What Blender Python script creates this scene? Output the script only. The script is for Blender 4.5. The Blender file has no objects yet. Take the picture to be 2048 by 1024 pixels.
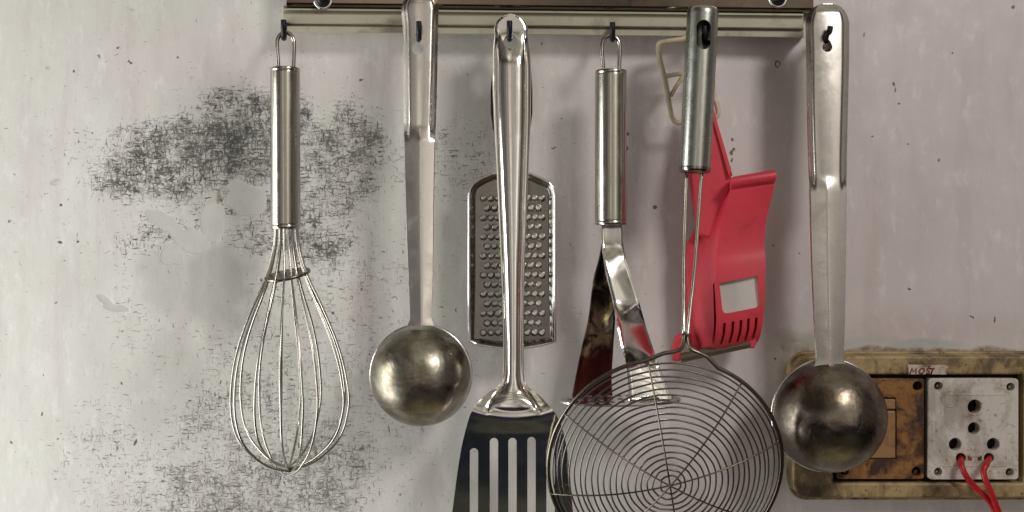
import bpy, bmesh, math, random
import numpy as np
from mathutils import Vector, Matrix
random.seed(7); RNG = np.random.default_rng(11)

# ------------------------------------------------------------------ camera
SC = bpy.context.scene
COL = SC.collection
D = 0.80                    # camera to wall, metres
K = 0.00035                 # metres per photo pixel on the wall
cam_d = bpy.data.cameras.new("camera")
cam_d.sensor_width = 36.0
cam_d.lens = 36.0 * D / (2048 * K)
cam_d.clip_start = 0.01; cam_d.clip_end = 50
cam = bpy.data.objects.new("camera", cam_d); COL.objects.link(cam)
cam.location = (0, -D, 0); cam.rotation_euler = (math.radians(90), 0, 0)
SC.camera = cam
SC.view_settings.view_transform = 'Standard'
SC.view_settings.look = 'None'
SC.view_settings.exposure = 0.0
SC.view_settings.gamma = 1.0
SC.view_settings.use_curve_mapping = False
SC.render.engine = 'CYCLES'

# ------------------------------------------------------------------ world: dim kitchen seen by the metal
W = bpy.data.worlds.new("World"); SC.world = W; W.use_nodes = True
nt = W.node_tree; nt.nodes.clear()
def N(nt, t, **kw):
    n = nt.nodes.new(t)
    for k, v in kw.items(): setattr(n, k, v)
    return n
def ramp(nt, fac, stops, interp='LINEAR'):
    r = N(nt, 'ShaderNodeValToRGB'); r.color_ramp.interpolation = interp
    e = r.color_ramp.elements
    for p, _ in stops[1:-1]: e.new(p)
    e[0].position = stops[0][0]; e[len(stops) - 1].position = stops[-1][0]
    for i, (p, c) in enumerate(stops):
        e[i].position = p
        e[i].color = (c[0], c[1], c[2], 1) if isinstance(c, (tuple, list)) else (c, c, c, 1)
    nt.links.new(fac, r.inputs[0]); return r.outputs[0]
def math_(nt, op, a, b=None, c=None, clamp=False):
    m = N(nt, 'ShaderNodeMath', operation=op); m.use_clamp = clamp
    for i, v in enumerate((a, b, c)):
        if v is None: continue
        if isinstance(v, (int, float)): m.inputs[i].default_value = v
        else: nt.links.new(v, m.inputs[i])
    return m.outputs[0]
def mix(nt, fac, a, b, mode='MIX'):
    m = N(nt, 'ShaderNodeMix', data_type='RGBA', blend_type=mode); m.clamp_factor = True
    for sock, v in ((m.inputs[0], fac), (m.inputs[6], a), (m.inputs[7], b)):
        if isinstance(v, (int, float)): sock.default_value = v
        elif isinstance(v, (tuple, list)): sock.default_value = (v[0], v[1], v[2], 1)
        else: nt.links.new(v, sock)
    return m.outputs[2]
def noise(nt, vec, scale, detail=3, rough=0.5, dist=0.0, out=0):
    n = N(nt, 'ShaderNodeTexNoise'); n.inputs['Scale'].default_value = scale
    n.inputs['Detail'].default_value = detail; n.inputs['Roughness'].default_value = rough
    n.inputs['Distortion'].default_value = dist
    if vec is not None: nt.links.new(vec, n.inputs['Vector'])
    return n.outputs[out]
def mapping(nt, vec, scale=(1, 1, 1), loc=(0, 0, 0), rot=(0, 0, 0)):
    m = N(nt, 'ShaderNodeMapping'); m.inputs['Scale'].default_value = scale
    m.inputs['Location'].default_value = loc; m.inputs['Rotation'].default_value = rot
    nt.links.new(vec, m.inputs['Vector']); return m.outputs[0]
tc = N(nt, 'ShaderNodeTexCoord')
dirv = tc.outputs['Generated']
sep = N(nt, 'ShaderNodeSeparateXYZ'); nt.links.new(dirv, sep.inputs[0])
zc = math_(nt, 'MULTIPLY_ADD', sep.outputs[2], 0.5, 0.5)
base = ramp(nt, zc, [(0.0, (.30, .28, .18)), (.05, (.24, .22, .13)), (.12, (.030, .028, .022)), (.22, (.028, .030, .028)), (.28, (.012, .014, .024)), (.34, (.010, .014, .034)),
                     (.375, (.10, .04, .07)), (.405, (.30, .22, .23)), (.46, (.46, .43, .41)), (.56, (.48, .45, .42)), (.63, (.44, .41, .37)), (.70, (.14, .12, .10)), (.78, (.34, .32, .28)), (.86, (.16, .15, .12)), (1.0, (.34, .32, .27))])
nz = ramp(nt, noise(nt, mapping(nt, dirv, (1.0, 1.0, .28), (3.1, 0.2, .7)), 3.1, 2.5, .55, .6),
          [(.36, .60), (.46, .85), (.55, 1.15), (.66, 1.9)])
nz2 = ramp(nt, noise(nt, mapping(nt, dirv, (1.0, 1.0, .42), (9.1, 5.2, 2.7)), 8.5, 2.5, .55, .8),
           [(.36, (.45, .44, .42)), (.48, (.95, .91, .86)), (.56, (1.15, 1.12, 1.08)), (.66, (1.7, 1.6, 1.5))])
colr = mix(nt, 1.0, mix(nt, 1.0, base, nz, 'MULTIPLY'), nz2, 'MULTIPLY')
azf = ramp(nt, math_(nt, 'MULTIPLY_ADD', sep.outputs[0], 0.5, 0.5),
           [(0, .45), (.24, .42), (.31, .62), (.38, .55), (.42, 1.5), (.49, 1.6), (.53, 1.0), (.58, 1.5), (.74, 1.6), (.82, 1.25), (.88, .40), (.93, .22), (1, .28)])
colr = mix(nt, 1.0, colr, azf, 'MULTIPLY')
bg = N(nt, 'ShaderNodeBackground'); nt.links.new(colr, bg.inputs[0]); bg.inputs[1].default_value = 0.85
wo = N(nt, 'ShaderNodeOutputWorld'); nt.links.new(bg.outputs[0], wo.inputs[0])

# ------------------------------------------------------------------ lamps of the room
def area(name, loc, target, size, power, color, size_y=None):
    l = bpy.data.lights.new(name, 'AREA'); l.energy = power; l.color = color
    l.size = size
    if size_y: l.shape = 'RECTANGLE'; l.size_y = size_y
    o = bpy.data.objects.new(name, l); COL.objects.link(o); o.location = loc
    o.rotation_euler = (Vector(target) - Vector(loc)).to_track_quat('-Z', 'Y').to_euler()
    return o
area("ceiling_lamp", (0.62, -1.0, 0.66), (-0.66, 0, -.08), 0.25, 6.6, (1.0, .94, .905))
area("window_light", (-0.92, -0.25, -0.24), (-0.28, 0, -0.08), 0.38, 11.6, (.985, 1.0, .985), 0.9)

# ------------------------------------------------------------------ helpers
def S(d): return K * (D - d) / D
def P(px, py, d): s = S(d); return Vector(((px - 1024) * s, -d, (512 - py) * s))
OFF = {}
def thing(name, label, cat, loc, group=None):
    o = bpy.data.objects.new(name, None); COL.objects.link(o); o.location = loc
    o.empty_display_size = .02
    o['label'] = label; o['category'] = cat
    if group: o['group'] = group
    OFF[o] = Vector(loc); return o
def tag(o, label, cat, group=None):
    o['label'] = label; o['category'] = cat
    if group: o['group'] = group
    return o
def link(name, me, mat, parent=None, smooth=True):
    o = bpy.data.objects.new(name, me); COL.objects.link(o)
    if mat is not None and not me.materials: me.materials.append(mat)
    if smooth:
        me.polygons.foreach_set('use_smooth', [True] * len(me.polygons))
    if parent is not None:
        off = OFF[parent]; me.transform(Matrix.Translation(-off)); o.parent = parent; OFF[o] = off
    else: OFF[o] = Vector((0, 0, 0))
    return o
def mk(name, vf, mat, parent=None, smooth=True, mods=None):
    v, f = vf
    me = bpy.data.meshes.new(name)
    me.from_pydata([tuple(x) for x in v], [], f); me.update()
    bm = bmesh.new(); bm.from_mesh(me); bmesh.ops.recalc_face_normals(bm, faces=bm.faces); bm.to_mesh(me); bm.free()
    return link(name, me, mat, parent, smooth)
def bake(o):
    """apply the modifiers of o into its mesh"""
    dg = bpy.context.evaluated_depsgraph_get(); dg.update()
    me = bpy.data.meshes.new_from_object(o.evaluated_get(dg))
    o.modifiers.clear(); old = o.data; o.data = me; bpy.data.meshes.remove(old); return o
def solidify(o, th, offset=-1.0):
    m = o.modifiers.new('s', 'SOLIDIFY'); m.thickness = th; m.offset = offset; m.use_even_offset = False; return bake(o)
def cut(o, cutters):
    tmp = []
    for vf in cutters:
        c = mk('cutter', vf, None, None, False)
        par = o.parent; c.location = -OFF[o]
        m = o.modifiers.new('b', 'BOOLEAN'); m.operation = 'DIFFERENCE'; m.solver = 'EXACT'; m.object = c; tmp.append(c)
        # o has world offset OFF; compare in world space
        c.location = (0, 0, 0)
    bpy.context.view_layer.update()
    bake(o)
    for c in tmp: bpy.data.objects.remove(c)
    return o
def autosmooth(o, ang=35):
    me = o.data
    me.polygons.foreach_set('use_smooth', [True] * len(me.polygons))
    bm = bmesh.new(); bm.from_mesh(me)
    for e in bm.edges:
        if len(e.link_faces) == 2 and e.calc_face_angle(0) > math.radians(ang): e.smooth = False
    bm.to_mesh(me); bm.free(); return o
def join_vf(*vfs):
    V, F = [], []
    for v, f in vfs:
        n = len(V); V += list(v); F += [tuple(i + n for i in q) for q in f]
    return V, F
def spline(pts, n=8, closed=False):
    pts = [Vector(p) for p in pts]; out = []
    m = len(pts)
    rng = range(m if closed else m - 1)
    for i in rng:
        p1, p2 = pts[i], pts[(i + 1) % m]
        p0 = pts[(i - 1) % m] if closed or i > 0 else p1 * 2 - p2
        p3 = pts[(i + 2) % m] if closed or i + 2 < m else p2 * 2 - p1
        # centripetal-ish tension by chord
        for k in range(n):
            t = k / n
            out.append(0.5 * ((2 * p1) + (-p0 + p2) * t + (2 * p0 - 5 * p1 + 4 * p2 - p3) * t * t + (-p0 + 3 * p1 - 3 * p2 + p3) * t ** 3))
    if not closed: out.append(pts[-1])
    return out
def tube(pts, r, seg=10, closed=False):
    pts = [Vector(p) for p in pts]; n = len(pts)
    rad = r if isinstance(r, (list, tuple)) else [r] * n
    V, F = [], []
    t0 = (pts[1] - pts[0]).normalized()
    up = Vector((0, -1, 0)) if abs(t0.y) < .9 else Vector((1, 0, 0))
    nrm = (up - t0 * up.dot(t0)).normalized()
    for i in range(n):
        if closed: t = (pts[(i + 1) % n] - pts[i - 1]).normalized()
        else: t = (pts[min(i + 1, n - 1)] - pts[max(i - 1, 0)]).normalized()
        nrm = (nrm - t * nrm.dot(t)).normalized(); b = t.cross(nrm)
        for k in range(seg):
            a = 2 * math.pi * k / seg
            V.append(pts[i] + (nrm * math.cos(a) + b * math.sin(a)) * rad[i])
    for i in range(n if closed else n - 1):
        j = (i + 1) % n
        for k in range(seg):
            l = (k + 1) % seg
            F.append((i * seg + k, i * seg + l, j * seg + l, j * seg + k))
    if not closed:
        F.append(tuple(range(seg))[::-1]); F.append(tuple((n - 1) * seg + k for k in range(seg)))
    return V, F
def lathe(prof, origin, axis, seg=48, xdir=None):
    """prof = [(r, h)] along axis from origin"""
    axis = Vector(axis).normalized(); o = Vector(origin)
    x = Vector(xdir) if xdir else (Vector((1, 0, 0)) if abs(axis.x) < .9 else Vector((0, 0, 1)))
    x = (x - axis * x.dot(axis)).normalized(); y = axis.cross(x)
    V, F = [], []
    idx = []
    for r, h in prof:
        if r < 1e-7: idx.append([len(V)]); V.append(o + axis * h)
        else:
            idx.append([len(V) + k for k in range(seg)])
            for k in range(seg):
                a = 2 * math.pi * k / seg
                V.append(o + axis * h + (x * math.cos(a) + y * math.sin(a)) * r)
    for a, b in zip(idx, idx[1:]):
        for k in range(seg):
            l = (k + 1) % seg
            if len(a) == 1 and len(b) == 1: continue
            if len(a) == 1: F.append((a[0], b[l], b[k]))
            elif len(b) == 1: F.append((a[k], a[l], b[0]))
            else: F.append((a[k], a[l], b[l], b[k]))
    return V, F
def pchip(xs, ys):
    xs = np.array(xs, float); ys = np.array(ys, float)
    h = np.diff(xs); dl = np.diff(ys) / h; m = np.zeros(len(xs))
    for i in range(1, len(xs) - 1):
        if dl[i - 1] * dl[i] > 0:
            w1 = 2 * h[i] + h[i - 1]; w2 = h[i] + 2 * h[i - 1]
            m[i] = (w1 + w2) / (w1 / dl[i - 1] + w2 / dl[i])
    m[0] = dl[0]; m[-1] = dl[-1]
    def f(x):
        x = min(max(x, xs[0]), xs[-1]); i = int(min(max(np.searchsorted(xs, x) - 1, 0), len(xs) - 2))
        t = (x - xs[i]) / h[i]
        return float((2*t**3-3*t*t+1)*ys[i] + (t**3-2*t*t+t)*h[i]*m[i] + (-2*t**3+3*t*t)*ys[i+1] + (t**3-t*t)*h[i]*m[i+1])
    return f
def sstep(a, b, x):
    t = min(max((x - a) / (b - a), 0), 1); return t * t * (3 - 2 * t)
def strip(rows, left, right, depth, prof, nu=41, yr=None):
    """a pressed strip of sheet: rows = photo heights; prof(u, py) = metres it stands proud"""
    V, F = [], []
    for py in rows:
        xl, xr, d = left(py), right(py), depth(py)
        for j in range(nu):
            u = -1 + 2 * j / (nu - 1)
            px = xl + (xr - xl) * (u + 1) / 2
            V.append(P(px, py, d + prof(u, py)))
    n = len(rows)
    for i in range(n - 1):
        for j in range(nu - 1):
            a = i * nu + j; F.append((a, a + 1, a + nu + 1, a + nu))
    return V, F
def rrect(x0, y0, x1, y1, r, n=6):
    out = []
    for cx, cy, a0 in ((x1 - r, y0 + r, -90), (x1 - r, y1 - r, 0), (x0 + r, y1 - r, 90), (x0 + r, y0 + r, 180)):
        for k in range(n + 1):
            a = math.radians(a0 + 90 * k / n); out.append((cx + r * math.cos(a), cy + r * math.sin(a)))
    return out
def circ(cx, cy, r, n=20, ry=None):
    ry = ry or r
    return [(cx + r * math.cos(2 * math.pi * k / n), cy + ry * math.sin(2 * math.pi * k / n)) for k in range(n)]
def slab_mesh(outlines, d_front, th, bevel=0.0, res=2):
    """photo-pixel outlines (first outer, rest holes) -> flat slab mesh facing the camera"""
    cu = bpy.data.curves.new('slab', 'CURVE'); cu.dimensions = '2D'; cu.fill_mode = 'BOTH'
    cu.extrude = max(th / 2 - bevel, 0); cu.bevel_depth = bevel; cu.bevel_resolution = res; cu.offset = -bevel
    for ol in outlines:
        sp = cu.splines.new('POLY'); sp.points.add(len(ol) - 1); sp.use_cyclic_u = True
        for p, (x, y) in zip(sp.points, ol):
            w = P(x, y, d_front); p.co = (w.x, w.z, 0, 1)
    ob = bpy.data.objects.new('slab', cu); COL.objects.link(ob)
    dg = bpy.context.evaluated_depsgraph_get(); dg.update()
    me = bpy.data.meshes.new_from_object(ob.evaluated_get(dg))
    bpy.data.objects.remove(ob); bpy.data.curves.remove(cu)
    me.transform(Matrix(((1, 0, 0, 0), (0, 0, -1, -(d_front - th / 2)), (0, 1, 0, 0), (0, 0, 0, 1))))
    me.materials.clear(); return me
def slab(name, outlines, d_front, th, bevel, mat, parent=None, res=2):
    o = link(name, slab_mesh(outlines, d_front, th, bevel, res), mat, parent, True)
    return autosmooth(o, 40)
def prism(ol, d0, d1, ds=None):
    """closed prism over a pixel outline between two distances from the wall (pixel scale taken at d1)"""
    n = len(ol); V = []
    s = S(ds or d1)
    for d in (d0, d1):
        for x, y in ol: V.append(Vector(((x - 1024) * s, -d, (512 - y) * s)))
    F = [tuple(range(n)), tuple(range(n, 2 * n))[::-1]] + [(k, (k + 1) % n, n + (k + 1) % n, n + k) for k in range(n)]
    return V, F

# ------------------------------------------------------------------ materials
def newmat(name):
    m = bpy.data.materials.new(name); m.use_nodes = True
    t = m.node_tree; b = t.nodes['Principled BSDF']
    tcn = N(t, 'ShaderNodeTexCoord'); geo = N(t, 'ShaderNodeNewGeometry')
    return m, t, b, geo.outputs['Position']
def bump(t, b, h, strength=.3, dist=.001):
    n = N(t, 'ShaderNodeBump'); n.inputs['Strength'].default_value = strength; n.inputs['Distance'].default_value = dist
    t.links.new(h, n.inputs['Height']); t.links.new(n.outputs[0], b.inputs['Normal'])
def steel(name, col=(.66, .65, .60), rough=.24, brush=(900, 900, 14), stain=(.30, .24, .15), stain_amt=.35, wob=.15, dent=.0):
    m, t, b, pos = newmat(name)
    b.inputs['Metallic'].default_value = 1
    n1 = noise(t, pos, 55, 4, .6, .8)
    st = ramp(t, n1, [(.46, 0.0), (.82, 1.0)])
    c = mix(t, math_(t, 'MULTIPLY', st, stain_amt), col, stain)
    n2 = noise(t, mapping(t, pos, brush), 1.0, 3, .6)
    c = mix(t, math_(t, 'MULTIPLY', n2, .30), c, tuple(x * .62 for x in col))
    t.links.new(c, b.inputs['Base Color'])
    n3 = noise(t, pos, 140, 4, .65)
    r = math_(t, 'ADD', rough - .08, math_(t, 'MULTIPLY', n3, .10))
    r = math_(t, 'ADD', r, math_(t, 'MULTIPLY', st, .14))
    sm = ramp(t, noise(t, pos, 85, 5, .7, 1.5), [(.45, 0), (.68, 1)])
    r = math_(t, 'ADD', r, math_(t, 'MULTIPLY', sm, .030))
    scv = noise(t, mapping(t, pos, (1500, 1500, 60), (0, 0, 0), (0, .7, 0)), 1.0, 2, .5)
    sc2 = ramp(t, scv, [(.66, 0), (.70, 1)])
    r = math_(t, 'ADD', r, math_(t, 'MULTIPLY', sc2, .035))
    t.links.new(r, b.inputs['Roughness'])
    big = noise(t, pos, 38, 2, .5)
    h = math_(t, 'ADD', math_(t, 'MULTIPLY', n2, .10), math_(t, 'MULTIPLY', big, dent * 10))
    bump(t, b, h, wob, .0005)
    return m
def plain(name, col, rough=.5, metal=0.0, var=.15, scale=90, bumpy=.1, dirt=None, dirt_amt=0.0, dirt_scale=60, lo=.5, hi=.65, spec=.5, grime=0):
    m, t, b, pos = newmat(name)
    n1 = noise(t, pos, scale, 4, .6)
    c = mix(t, n1, tuple(x * (1 - var) for x in col), tuple(min(1, x * (1 + var)) for x in col))
    if dirt:
        d = ramp(t, noise(t, pos, dirt_scale, 6, .68, .4), [(lo, 0), (hi, 1)])
        c = mix(t, math_(t, 'MULTIPLY', d, dirt_amt), c, dirt)
    if grime:
        g = ramp(t, noise(t, mapping(t, pos, (1, 1, .7), (2, 0, 5)), 17, 6, .72, .5), [(.50, 0), (.60, .85)])
        c = mix(t, math_(t, 'MULTIPLY', g, grime), c, tuple(x * .45 for x in (dirt or col)))
        fl = ramp(t, noise(t, pos, 260, 3, .6), [(.62, 0), (.70, 1)])
        c = mix(t, math_(t, 'MULTIPLY', fl, grime), c, (.05, .03, .015))
    t.links.new(c, b.inputs['Base Color'])
    b.inputs['Metallic'].default_value = metal
    b.inputs['Specular IOR Level'].default_value = spec
    t.links.new(math_(t, 'ADD', rough - .06, math_(t, 'MULTIPLY', noise(t, pos, scale * 2.3, 3), .14)), b.inputs['Roughness'])
    bump(t, b, noise(t, pos, scale * 5, 4, .6), bumpy, .0004)
    return m
M = {}
M['steel'] = steel('worn_steel', (.80, .78, .73), .22, stain_amt=.16)
M['dull'] = steel('dull_worn_steel', (.56, .54, .50), .26, stain_amt=.3)
M['polished'] = steel('polished_steel', (.84, .83, .79), .13, stain_amt=.10, wob=.10, dent=.05)
M['handle'] = steel('brushed_handle_steel', (.50, .49, .42), .21, stain=(.30, .27, .20), stain_amt=.35)
M['handle_green'] = steel('greyish_handle_steel', (.46, .48, .43), .27, stain=(.25, .24, .2), stain_amt=.3)
def bowl_mat(name, c1, c2, c3, rough):
    m, t, b, pos = newmat(name)
    b.inputs['Metallic'].default_value = 1
    n1 = noise(t, mapping(t, pos, (1, 1, 1.5), (.3, .1, .7)), 30, 5, .62, 1.2)
    c = mix(t, ramp(t, n1, [(.36, 0), (.62, 1)]), c1, c2)
    n2 = noise(t, pos, 75, 5, .7, .6)
    c = mix(t, ramp(t, n2, [(.52, 0), (.70, .8)]), c, c3)
    t.links.new(c, b.inputs['Base Color'])
    t.links.new(math_(t, 'ADD', math_(t, 'MULTIPLY_ADD', ramp(t, n2, [(.35, 0), (.7, 1)]), .16, rough - .06), math_(t, 'MULTIPLY', noise(t, pos, 400, 3), .06)), b.inputs['Roughness'])
    h = math_(t, 'ADD', math_(t, 'MULTIPLY', noise(t, pos, 48, 3, .5, .5), 1.0), math_(t, 'MULTIPLY', noise(t, mapping(t, pos, (1, 1, .4), (0, 0, 0), (0, .6, 0)), 420, 3, .6), .05))
    bump(t, b, h, .55, .0016)
    return m
M['bowl'] = bowl_mat('tarnished_bowl_steel', (.41, .385, .325), (.19, .17, .125), (.17, .12, .07), .28)
M['bowl_dark'] = bowl_mat('dark_tarnished_bowl_steel', (.26, .23, .185), (.11, .09, .065), (.08, .05, .035), .27)
M['wire'] = steel('wire_steel', (.44, .425, .38), .22, (200, 200, 200), stain_amt=.4)
M['neck'] = steel('bright_neck_wire', (.70, .67, .60), .20, (200, 200, 200), stain_amt=.3)
M['dark_wire'] = steel('heat_darkened_wire', (.18, .16, .13), .30, (200, 200, 200), (.16, .11, .06), .7)
M['mesh_wire'] = steel('thin_mesh_wire', (.16, .15, .14), .35, (200, 200, 200), (.10, .07, .05), .5)
M['dark_steel'] = steel('dark_reflecting_steel', (.34, .29, .24), .18, (90, 90, 20), (.10, .03, .02), .8, .2, .1)
def leg_reflections():  # masher's rear leg: dark and gold reflections painted into the steel colour
    m, t, b, pos = newmat('painted_reflection_steel')
    b.inputs['Metallic'].default_value = 1
    n1 = noise(t, mapping(t, pos, (1, 1, .8), (4, 1, 2)), 62, 4, .6, .6)
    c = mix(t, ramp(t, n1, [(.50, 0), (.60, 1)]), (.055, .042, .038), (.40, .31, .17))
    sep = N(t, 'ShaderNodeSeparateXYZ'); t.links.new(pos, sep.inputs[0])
    c = mix(t, ramp(t, math_(t, 'MULTIPLY_ADD', noise(t, pos, 40, 3), .4, math_(t, 'MULTIPLY', sep.outputs[2], -12.0)), [(.93, 0), (1.0, 1)]), c, (.10, .028, .022))  # red reflection low on the leg, painted as colour
    t.links.new(c, b.inputs['Base Color']); b.inputs['Roughness'].default_value = .22
    bump(t, b, noise(t, pos, 90, 3), .2, .0008); return m
M['leg_reflections'] = leg_reflections()
M['grater'] = steel('grater_steel', (.24, .235, .21), .22, (150, 150, 150), stain_amt=.3, dent=.05)
M['tooth'] = steel('worn_bright_tooth_steel', (.66, .65, .60), .30, (150, 150, 150), stain_amt=.1)
M['black'] = plain('black_plastic', (.010, .010, .010), .38, var=.3, spec=.25)
M['rail'] = plain('oxidised_aluminium', (.42, .40, .30), .5, metal=.0, var=.12, scale=40, dirt=(.10, .08, .05), dirt_amt=.6, dirt_scale=50, lo=.56, hi=.74)
M['panel'] = steel('mirror_panel_steel', (.20, .17, .13), .13, (4, 60, 400), (.20, .10, .09), .7, .12, .06)
M['cream'] = plain('cream_plastic', (.62, .55, .40), .5, var=.1, dirt=(.30, .22, .12), dirt_amt=.5, dirt_scale=120)
M['red'] = plain('red_plastic', (.60, .036, .060), .48, var=.12, scale=40, bumpy=.08, dirt=(.20, .012, .02), dirt_amt=.35, dirt_scale=70, lo=.55, hi=.75)
M['red_wire'] = plain('red_cable', (.42, .008, .012), .38, var=.1)
M['box'] = plain('yellowed_box_plastic', (.38, .28, .13), .5, var=.16, scale=30, dirt=(.07, .035, .012), dirt_amt=.9, dirt_scale=42, lo=.48, hi=.62, grime=.75)
M['module'] = plain('white_socket_plastic', (.66, .61, .555), .45, var=.07, scale=40, dirt=(.22, .15, .06), dirt_amt=.85, dirt_scale=60, lo=.50, hi=.70, grime=.5)
M['brown'] = plain('grimy_brown_module', (.27, .12, .03), .45, var=.3, scale=45, dirt=(.035, .010, .004), dirt_amt=.97, dirt_scale=48, lo=.46, hi=.57, grime=.9, bumpy=.4)
M['tan'] = plain('tan_switch_plastic', (.30, .17, .065), .45, var=.15, scale=50, dirt=(.09, .035, .012), dirt_amt=.7, dirt_scale=60, lo=.52, hi=.7)
M['void'] = plain('dark_gap', (.018, .010, .007), .8, var=.5, dirt=(.08, .03, .01), dirt_amt=.5)
M['pale'] = plain('pale_grey_plate', (.56, .56, .51), .5, var=.06, scale=50)
M['roller'] = plain('dull_brown_roller', (.16, .13, .09), .4, metal=.6, var=.3, scale=60)
M['sticker'] = plain('sticker_paper', (.55, .47, .38), .6, var=.1, dirt=(.25, .17, .08), dirt_amt=.8, dirt_scale=150)
M['ink'] = plain('maroon_ink', (.16, .004, .012), .6)

# ------------------------------------------------------------------ wall
def fnoise(X, Y, scale, octv=4, seed=0):
    out = np.zeros_like(X, float); amp = 1; tot = 0
    rs = np.random.default_rng(seed)
    for o in range(octv):
        G = rs.random((128, 128)); x = X / scale; y = Y / scale
        xi = np.floor(x).astype(int); yi = np.floor(y).astype(int); fx = x - xi; fy = y - yi
        fx = fx * fx * (3 - 2 * fx); fy = fy * fy * (3 - 2 * fy)
        a = G[yi % 128, xi % 128]; b = G[yi % 128, (xi + 1) % 128]; c = G[(yi + 1) % 128, xi % 128]; d = G[(yi + 1) % 128, (xi + 1) % 128]
        out += amp * ((a * (1 - fx) + b * fx) * (1 - fy) + (c * (1 - fx) + d * fx) * fy); tot += amp; amp *= .5; scale /= 2.03
    return out / tot
def SS(a, b, x): t = np.clip((x - a) / (b - a), 0, 1); return t * t * (3 - 2 * t)
def build_wall():
    st = 3.0
    xs = np.concatenate([[-4000, -1500, -400], np.arange(-60, 2109, st), [2500, 3600, 6000]])
    ys = np.concatenate([[-4000, -1500, -400], np.arange(-60, 1085, st), [1500, 2600, 4500]])
    X, Y = np.meshgrid(xs, ys); ny, nx = X.shape
    jx = X + (fnoise(X, Y, 60, 3, 1) - .5) * 60; jy = Y + (fnoise(X, Y, 60, 3, 2) - .5) * 60
    def ell(cx, cy, rx, ry, soft=.5, rot=0, jit=1.0):
        x = (X + (jx - X) * jit) - cx; y = (Y + (jy - Y) * jit) - cy; a = math.radians(rot)
        u = x * math.cos(a) + y * math.sin(a); v = -x * math.sin(a) + y * math.cos(a)
        return 1 - SS(1 - soft, 1 + soft, np.sqrt((u / rx) ** 2 + (v / ry) ** 2))
    wear = np.zeros_like(X)
    def add(w, e):  return np.maximum(w, e)
    for w_, e_ in ((1.04, ell(430, 300, 215, 100, .5)), (.95, ell(320, 335, 170, 105, .55)), (1.0, ell(530, 270, 110, 115, .5)), (.92, ell(450, 225, 90, 50, .6)), (.98, ell(690, 285, 95, 100, .5)),
                  (.86, ell(660, 350, 120, 130, .4)), (.90, ell(640, 470, 100, 100, .5)), (.76, ell(890, 330, 140, 100, .6)), (.90, ell(500, 450, 150, 80, .4)),
                  (.60, ell(190, 290, 130, 60, .7)), (.84, ell(330, 480, 130, 60, .6)), (.90, ell(500, 985, 270, 110, .5)), (.80, ell(470, 830, 230, 130, .6)),
                  (.84, ell(640, 920, 150, 150, .6)), (.70, ell(240, 920, 170, 180, .7)), (.66, ell(560, 720, 420, 440, .5)), (.36, ell(560, 520, 900, 700, .3))):
        wear = add(wear, w_ * e_)
    wear = np.clip(wear, 0, 1.05) * (.86 + .28 * fnoise(X, Y, 70, 4, 5))
    patch = np.zeros_like(X)
    for e in ((490, 400, 40, 33, 0), (428, 440, 26, 42, 10), (335, 452, 46, 17, 25), (385, 482, 26, 26, 0), (345, 510, 24, 22, 0),
              (478, 372, 26, 12, 10)):
        patch = np.maximum(patch, ell(*e[:4], .35, e[4], .6))
    for e in ((203, 601, 20, 8, 30), (228, 618, 26, 7, 8)):
        patch = np.maximum(patch, ell(*e[:4], .35, e[4], .4))
    for x, y, r in ((262, 18, 12), (95, 134, 8), (385, 155, 7), (112, 362, 14), (282, 146, 6), (726, 608, 9), (325, 40, 6)):
        patch = np.maximum(patch, .45 * ell(x, y, r, r * .8, .3, 0, .1))
    smudge_shade = np.zeros_like(X)
    smudge_shade = np.maximum(smudge_shade, .9 * ell(430, 570, 75, 95, .35, -10, 1.2))
    smudge_shade = np.maximum(smudge_shade, .80 * ell(435, 310, 95, 150, .8))  # shade cast left of the whisk, painted on as soft grey
    smudge_shade = np.maximum(smudge_shade, .55 * ell(330, 560, 60, 70, .5))
    smudge_shade = np.maximum(smudge_shade, .45 * ell(330, 760, 60, 120, .6, 15))
    smudge_shade = np.maximum(smudge_shade, .35 * ell(700, 300, 60, 150, .6))  # shadow of the left ladle's handle, painted on as grey
    smudge_shade = np.maximum(smudge_shade, .35 * ell(1640, 200, 80, 160, .7))
    smudge_shade = np.maximum(smudge_shade, .45 * ell(1530, 110, 60, 60, .7))
    wear = wear * (1 - .97 * SS(.4, .6, patch)) * (1 - .55 * np.clip(smudge_shade * 1.2, 0, 1) * (Y > 430))
    speck = np.zeros_like(X)
    L = [(147, 142, 4, 3), (122, 410, 5, 4), (156, 483, 5, 4), (120, 485, 8, 4), (243, 767, 3, 5), (271, 885, 4, 12), (222, 910, 3, 3), (235, 896, 3, 5),
         (84, 828, 3, 8), (22, 885, 3, 5), (258, 122, 5, 3), (262, 126, 4, 3), (236, 96, 8, 2.4), (355, 115, 3, 4), (1787, 168, 4, 6), (1790, 180, 2.4, 9),
         (1798, 208, 3, 4), (1905, 106, 3, 3), (1745, 273, 4, 2.4), (1816, 288, 2.4, 2.4), (1878, 320, 3, 5), (1819, 578, 7, 2.4), (1465, 279, 4, 6),
         (1463, 305, 6, 9), (1468, 298, 5, 4), (1464, 320, 3, 8), (1460, 336, 1.8, 7), (1255, 268, 6, 5), (1254, 297, 4, 7), (1123, 238, 3, 2.4), (1547, 491, 3, 3),
         (1599, 507, 3, 3), (1108, 296, 10, 2), (1084, 88, 2.4, 5), (1310, 415, 7, 6), (2027, 14, 6, 6), (1728, 70, 2.4, 8), (1946, 635, 3, 3), (1990, 640, 2, 14),
         (722, 160, 8, 3), (760, 304, 9, 2.4), (1942, 632, 3, 2), (1550, 718, 3, 4)]
    for x, y, rx, ry in L: speck = np.maximum(speck, ell(x, y, rx * .55 + .9, ry * .6 + .9, .75, (x * 7) % 50 - 25, .03))
    for x, y in ((245, 125), (1285, 460), (940, 910), (1000, 870), (760, 910), (1135, 215)): speck = np.maximum(speck, .4 * ell(x, y, 5, 5, .6, 0, .1))
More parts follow.
